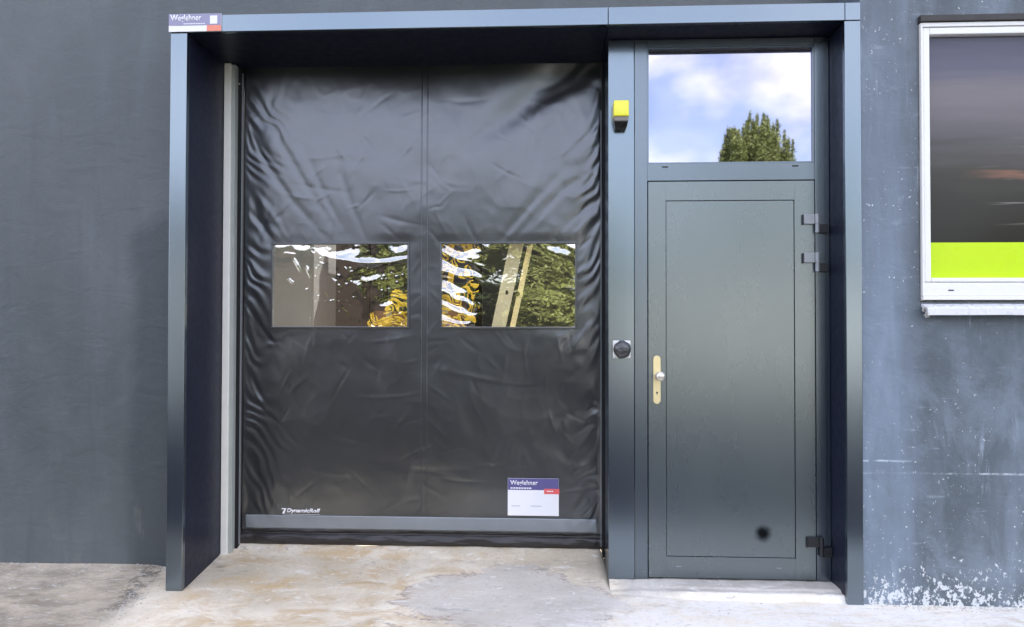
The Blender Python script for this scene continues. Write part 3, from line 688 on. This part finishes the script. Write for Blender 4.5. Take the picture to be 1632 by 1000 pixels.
def sill():
    bm = bmesh.new(); pts = [(-.055, 1.437), (-.055, 1.470), (-.048, 1.474), (.06, 1.510), (.06, 1.495), (-.040, 1.462), (-.046, 1.437)]; n = 24; rows = []
    for i in range(n+1):
        x = 3.822+(5.41-3.822)*i/n; w = .003*float(vn(x*6, .5, 3)); rows.append([bm.verts.new((x, y, z+w)) for y, z in pts])
    for A, B in zip(rows, rows[1:]):
        for k in range(len(pts)): bm.faces.new((A[k], A[(k+1) % 7], B[(k+1) % 7], B[k]))
    bm.faces.new(rows[0]); bm.faces.new(rows[-1][::-1]); bmesh.ops.recalc_face_normals(bm, faces=bm.faces)
    return link('sill', done(bm, 'sill'), M_SILL, wd)
sl = sill()
M_MORT = simple('crumbled_mortar', (.5, .48, .44), .9, var=.4)
bm = bmesh.new()
for k in range(26):
    g = bmesh.ops.create_icosphere(bm, subdivisions=1, radius=random.uniform(.003, .011)); a = random.random()
    bmesh.ops.translate(bm, vec=(3.822+.04*a*random.random()-.004, -.03+random.uniform(-.02, .02), 1.475-.045*random.random()), verts=g['verts'])
    for v in g['verts']: v.co += Vector((random.uniform(-1, 1), random.uniform(-1, 1), random.uniform(-1, 1)))*.003
tag(link('crumbled_filler', done(bm, 'crumbled_filler'), M_MORT, sl), kind='stuff')

# ------------------------------------------------------------------ grit gathered in the corners
def grit():
    bm = bmesh.new()
    for k in range(900):
        q = random.random()
        if q < .34: x, y = random.uniform(-1.9, -.01), .30-abs(random.gauss(0, .035))
        elif q < .55: y = random.uniform(-.45, .28); x = -.12-.12*y+random.gauss(0, .035)
        elif q < .78: x, y = random.uniform(3.54, 4.7), .008-abs(random.gauss(0, .03))
        elif q < .90: x, y = random.uniform(.2, 2.28), .52-abs(random.gauss(0, .03))
        else: x, y = random.uniform(-1.5, 4.5), random.uniform(-.5, .2)
        if (y > .0 and (x > 2.25 and x < 3.54 or -.02 < x < .1)) or (y > .005 and x > 3.5): continue
        rad = random.uniform(.0015, .0045)*(1.6 if random.random() < .08 else 1)
        z = float(ground_z(np.array([x]), np.array([y]))[0])+.006
        g = bmesh.ops.create_icosphere(bm, subdivisions=1, radius=rad); bmesh.ops.scale(bm, vec=(random.uniform(.7, 1.5), random.uniform(.7, 1.5), random.uniform(.4, .9)), verts=g['verts'])
        bmesh.ops.translate(bm, vec=(x, y, z+rad*.3), verts=g['verts'])
    tag(link('grit', done(bm, 'grit'), M_MORT), 'loose pale grit and mortar crumbs along the foot of the walls', 'grit', kind='stuff')
grit()
# ------------------------------------------------------------------ inside the hall, seen through the curtain windows
M_WOOD = simple('pale_yellow_wood', (.95, .84, .56), .5, 0, .4, .1); M_STEEL = simple('cabinet_grey', (.42, .43, .44), .45, .1)
M_BROWN = simple('cardboard_brown', (.50, .27, .13), .8, var=.3); M_DARK = simple('rack_dark', (.03, .025, .022), .5); M_DRUM = simple('drum_brown', (.45, .17, .07), .4)
ld = empty('ladder', (1.45, .8, .09), 'pale yellow wooden ladder leaning inside behind the right curtain window', 'ladder')
def beam(bm, a, b, wx, wy):
    a, b = Vector(a), Vector(b); d = (b-a).normalized(); sx = Vector((1, 0, 0)); sx = (sx-d*sx.dot(d)).normalized(); sy = d.cross(sx)
    vs = [bm.verts.new(p+sx*i*wx/2+sy*j*wy/2) for p in (a, b) for i, j in ((-1, -1), (1, -1), (1, 1), (-1, 1))]
    for f in ((0, 1, 2, 3), (7, 6, 5, 4), (0, 4, 5, 1), (1, 5, 6, 2), (2, 6, 7, 3), (3, 7, 4, 0)): bm.faces.new([vs[i] for i in f])
for ox, oy, w in ((0, 0, .082), (.076, .16, .032)):
    bm = bmesh.new(); beam(bm, (1.40+ox, .70+oy, .09), (1.97+ox, .70+oy, 2.75), w, .03); bmesh.ops.recalc_face_normals(bm, faces=bm.faces)
    link('stile', done(bm, 'stile'), M_WOOD, ld)
for k in range(8):
    t_ = (.25+k*.31)/2.66; bm = bmesh.new(); tube(bm, (1.40+.57*t_, .684, .09+2.66*t_), (1.485+.57*t_, .90, .09+2.66*t_), .014, 10)
    link('rung', done(bm, 'rung'), M_DARK, ld)
M_YEL = simple('squiggle_yellow', (.98, .58, .03), .4, var=.25)
def yellow_squiggle_mesh():  # yellow bands added behind the film, shaped like its warped yellow gleams
    xs = np.linspace(.80, 1.60, 260); zs = np.linspace(1.12, 1.92, 260); X, Z = np.meshgrid(xs, zs)
    q = fbm(X*8+5*fbm(X*7, Z*7, 71, 2), Z*34+12*X+7*fbm(X*8, Z*8, 72, 2), 73, 2)
    lim = np.where(X < 1.2, 1.66-1.2*np.abs(X-1.12), 1.98)
    keep = (np.abs(q) < .165) & (Z < lim+.12*fbm(X*9, Z*9, 74, 2)) & (X < 1.53+.12*fbm(Z*14, X*3, 75, 2)-.03*(Z > 1.6)) & (X > .90+.16*fbm(Z*11, X*3, 76, 2))
    Y = .655+.012*fbm(X*20, Z*30, 77, 2)+.02*np.abs(q)
    V = np.stack([X.ravel(), Y.ravel(), Z.ravel()], 1).tolist(); nx = len(xs)
    F = [(a*nx+b, a*nx+b+1, (a+1)*nx+b+1, (a+1)*nx+b) for a in range(len(zs)-1) for b in range(nx-1) if keep[a, b]]
    me = bpy.data.meshes.new('yellow_squiggles'); me.from_pydata(V, [], F)
    tag(link('yellow_squiggles', me, M_YEL, smooth=True), 'added yellow squiggles behind the curtain window film, shaped like its warped gleams', 'squiggles')
yellow_squiggle_mesh()
cb = empty('steel_cabinet', (.1, 1.6, .09), 'grey steel cabinet standing inside behind the left curtain window', 'cabinet')
box('body', -.35, .31, 1.4, 2.0, .09, 2.1, M_STEEL, cb, .01)
boxes('door_edge', [(.315, .325, 1.39, 1.40, .09, 2.1)], M_STEEL, cb, .003)
rk = empty('storage_rack', (.9, 2.6, .09), 'dark steel storage rack standing inside behind the left curtain window', 'rack')
for xx in (.5, 1.35):
    for yy in (2.2, 2.9): box('post', xx-.03, xx+.03, yy-.03, yy+.03, .09, 2.5, M_DARK, rk)
for zz in (.6, 1.2, 1.75, 2.3): box('shelf', .47, 1.38, 2.17, 2.93, zz, zz+.04, M_DARK, rk)
for i, (xx, zz, h, lab) in enumerate(((.68, 1.24, .26, 'brown carton on the rack shelf, left of the drum'), (1.14, 1.24, .34, 'taller brown carton on the rack shelf, right of the drum'))):
    c_ = empty('carton', (xx, 2.4, zz), lab, 'carton'); box('carton_body', xx-.13, xx+.13, 2.22, 2.6, zz+.001, zz+h, M_BROWN, c_, .004); box('tape', xx-.025, xx+.025, 2.2185, 2.602, zz+h-.1, zz+h+.001, M_WOOD, c_, 0)
dm = empty('drum', (.90, 2.45, 1.24), 'small red brown drum between the two cartons on the rack', 'drum')
bm = bmesh.new(); lathe(bm, [(.08, 0), (.085, .02), (.08, .04), (.08, .12), (.085, .13), (.08, .14), (.08, .24), (.085, .25), (.03, .26)], (.90, 2.4, 1.241), (0, 0, 1), 24); link('drum_body', done(bm, 'drum_body'), M_DRUM, dm, True)

# ------------------------------------------------------------------ across the yard, seen only in reflections
M_LEAFA = simple('leaf_green', (.22, .25, .07), .55, 0, .4, .5); M_LEAFB = simple('leaf_dark', (.03, .05, .016), .6, 0, .3, .5); M_LEAFC = simple('leaf_olive', (.085, .085, .022), .6, 0, .3, .5); M_BARK = simple('bark', (.09, .07, .05), .9)
M_OCHRE = simple('ochre_render', (.72, .40, .07), .8); M_TERRA = simple('terracotta', (.45, .16, .07), .7); M_WG = simple('white_gate', (.7, .7, .68), .5)
def leaves(name, centres, n, size, mat, parent):
    cs = np.array([c[:3] for c in centres]); rs = np.array([c[3:6] for c in centres])
    idx = RS.randint(0, len(cs), n); d = RS.normal(size=(n, 3)); d /= np.linalg.norm(d, axis=1)[:, None]
    P = cs[idx]+d*rs[idx]*(RS.rand(n, 1)**.45)
    a = RS.normal(size=(n, 3)); a /= np.linalg.norm(a, axis=1)[:, None]; b = np.cross(a, RS.normal(size=(n, 3))); b /= np.linalg.norm(b, axis=1)[:, None]
    s = size*(.6+.8*RS.rand(n, 1)); V = np.empty((n, 4, 3)); V[:, 0] = P-a*s; V[:, 1] = P+b*s*.5; V[:, 2] = P+a*s; V[:, 3] = P-b*s*.5
    me = bpy.data.meshes.new(name); me.from_pydata(V.reshape(-1, 3).tolist(), [], np.arange(n*4).reshape(n, 4).tolist())
    return link(name, me, mat, parent)
def tree(x, y, h, w, label, name='tree', pop=False, mat=None, size=.13, n=9000):
    t = empty(name, (x, y, 0), label, 'tree'); bm = bmesh.new(); tube(bm, (x, y, -.1), (x, y, h*.6), w*.055+.04, 10, .04); cs = []
    for k in range(70 if pop else 26):
        if pop:
            a = random.uniform(0, 6.28); rr = w*.47*math.sqrt((k+.5)/70); tip = h*(1-.20*(rr/(w*.5))**2.2)*random.uniform(.94, 1.0)
            base = h*.12; cx, cy_ = x+rr*math.cos(a), y+rr*math.sin(a)
            for q in range(6):
                z = base+(tip-base)*(q+.5)/6; cs.append((cx, cy_, z, w*.10*(1-.5*q/6), w*.10*(1-.5*q/6), (tip-base)/8))
            cs += [(cx, cy_, tip-h*.045, w*.040, w*.040, h*.045), (cx, cy_, tip-h*.08, w*.06, w*.06, h*.05), (cx, cy_, tip, w*.018, w*.018, h*.035)]; tube(bm, (x, y, base), (cx, cy_, tip*.9), .03, 5, .01)
        else:
            a = random.uniform(0, 6.28); rr = w*.4*random.random()**.5; z = h*random.uniform(.30, .90); s = w*random.uniform(.10, .2)
            cs.append((x+rr*math.cos(a), y+rr*math.sin(a), z, s, s, s*.8)); tube(bm, (x, y, h*.25), (x+rr*math.cos(a), y+rr*math.sin(a), z), .04, 5, .01)
    if pop:
        for q in range(80):
            a = random.uniform(0, 6.28); rr = w*.42*math.sqrt(random.random()); zz = h*random.uniform(.70, .86)*(1-.08*(rr/(w*.42))**2); cs += [(x+rr*math.cos(a), y+rr*math.sin(a), zz, w*.075, w*.075, h*.05)]*4
    link('trunk', done(bm, 'trunk'), M_BARK, t); leaves('crown', cs, n, size, mat or M_LEAFA, t)
tree(9.85, -25, 9.45, 3.3, 'tall upright tree reflected in the transom glass', 'poplar_tree', True, n=120000, size=.05)
tree(12.9, -26, 8.0, 1.2, 'slim young tree beyond the yard, right of the tall upright tree', 'young_tree', True, n=5000, size=.07)
for i, (x, y, h, w, lab) in enumerate(((-9.5, -14, 4.6, 5.5, 'broad dark tree at the far left of the yard edge'), (-5.6, -13.5, 4.3, 4.5, 'dense dark tree second from the left at the yard edge'),
                                      (-1.6, -14, 4.0, 4.5, 'round dark tree between dense tree and cream garages'), (1.9, -12.6, 4.4, 3.6, 'leafy dark tree beside the cream garages'), (-1.6, -12.6, 3.6, 2.2, 'small sunlit tree between the timber hut and the leafy dark tree'), (15.5, -15, 4.6, 6, 'broad green tree to the right of the cream garages'))):
    tree(x, y, h, w, lab, mat=M_LEAFA if i in (3, 4) and y > -14 else M_LEAFC if i == 3 else M_LEAFB if i < 3 else M_LEAFA, size=.17, n=9000)
hd = tag(box('hedge_core', -16, 1.5, -16.2, -15.2, 0, 2.6, M_LEAFB, None, 0), 'long dark hedge behind the trees at the yard edge', 'hedge'); hd.name = 'hedge'
leaves('foliage', [(x_, -15.6, 1.4, .6, .8, 1.3) for x_ in np.linspace(-16, 1.5, 36)], 9000, .12, M_LEAFB, hd)
M_CREAM = simple('cream_render', (.66, .64, .58), .8)
sh = empty('garage_row', (8, -16, 0), 'low cream rendered garage row with pale gates across the yard', 'garage')
box('wall', 3.4, 13.4, -19, -15, -.05, 2.9, M_CREAM, sh, 0); box('roof', 3.1, 13.7, -19.3, -14.6, 2.905, 3.1, M_ROOF, sh, .02)
for xx in (4.2, 7.2, 10.2): box('gate', xx, xx+2.2, -14.99, -14.93, 0, 2.3, M_WG, sh, .01)
M_REFL_HUT = simple('reflection_hut_boards', (.028, .016, .010), .8, var=.35)
ts = empty('reflection_hut', (-2.6, -11, 0), 'unseen dark timber hut added to darken the left curtain window reflection', 'hut')
box('wall', -4.3, -1.95, -12, -10.5, -.02, 2.9, M_REFL_HUT, ts, 0); box('roof', -4.35, -1.85, -12.1, -10.3, 2.905, 3.0, M_DARK, ts, 0)  # hut added out of view, darkens what the left pane reflects
for k in range(11): box('reflection_hut_board', -4.29+k*.214, -4.09+k*.214, -10.498, -10.47, .02, 2.88, M_REFL_HUT, ts, .004)
M_REFL_KIOSK = simple('reflection_kiosk_concrete', (.40, .40, .40), .8)
ki = empty('reflection_kiosk', (-5.1, -11, 0), 'unseen pale concrete kiosk added for the grey in the left curtain window reflection', 'kiosk')
box('wall', -6.4, -4.5, -12, -10, -.05, 3.0, M_REFL_KIOSK, ki, .01); box('roof', -6.5, -4.4, -12.1, -9.9, 3.005, 3.15, M_REFL_KIOSK, ki, .01); box('door', -5.6, -4.7, -9.999, -9.96, 0, 2.0, M_STEEL, ki, .01)  # kiosk added out of view, gives the left pane its grey reflection
bpy.context.view_layer.update()
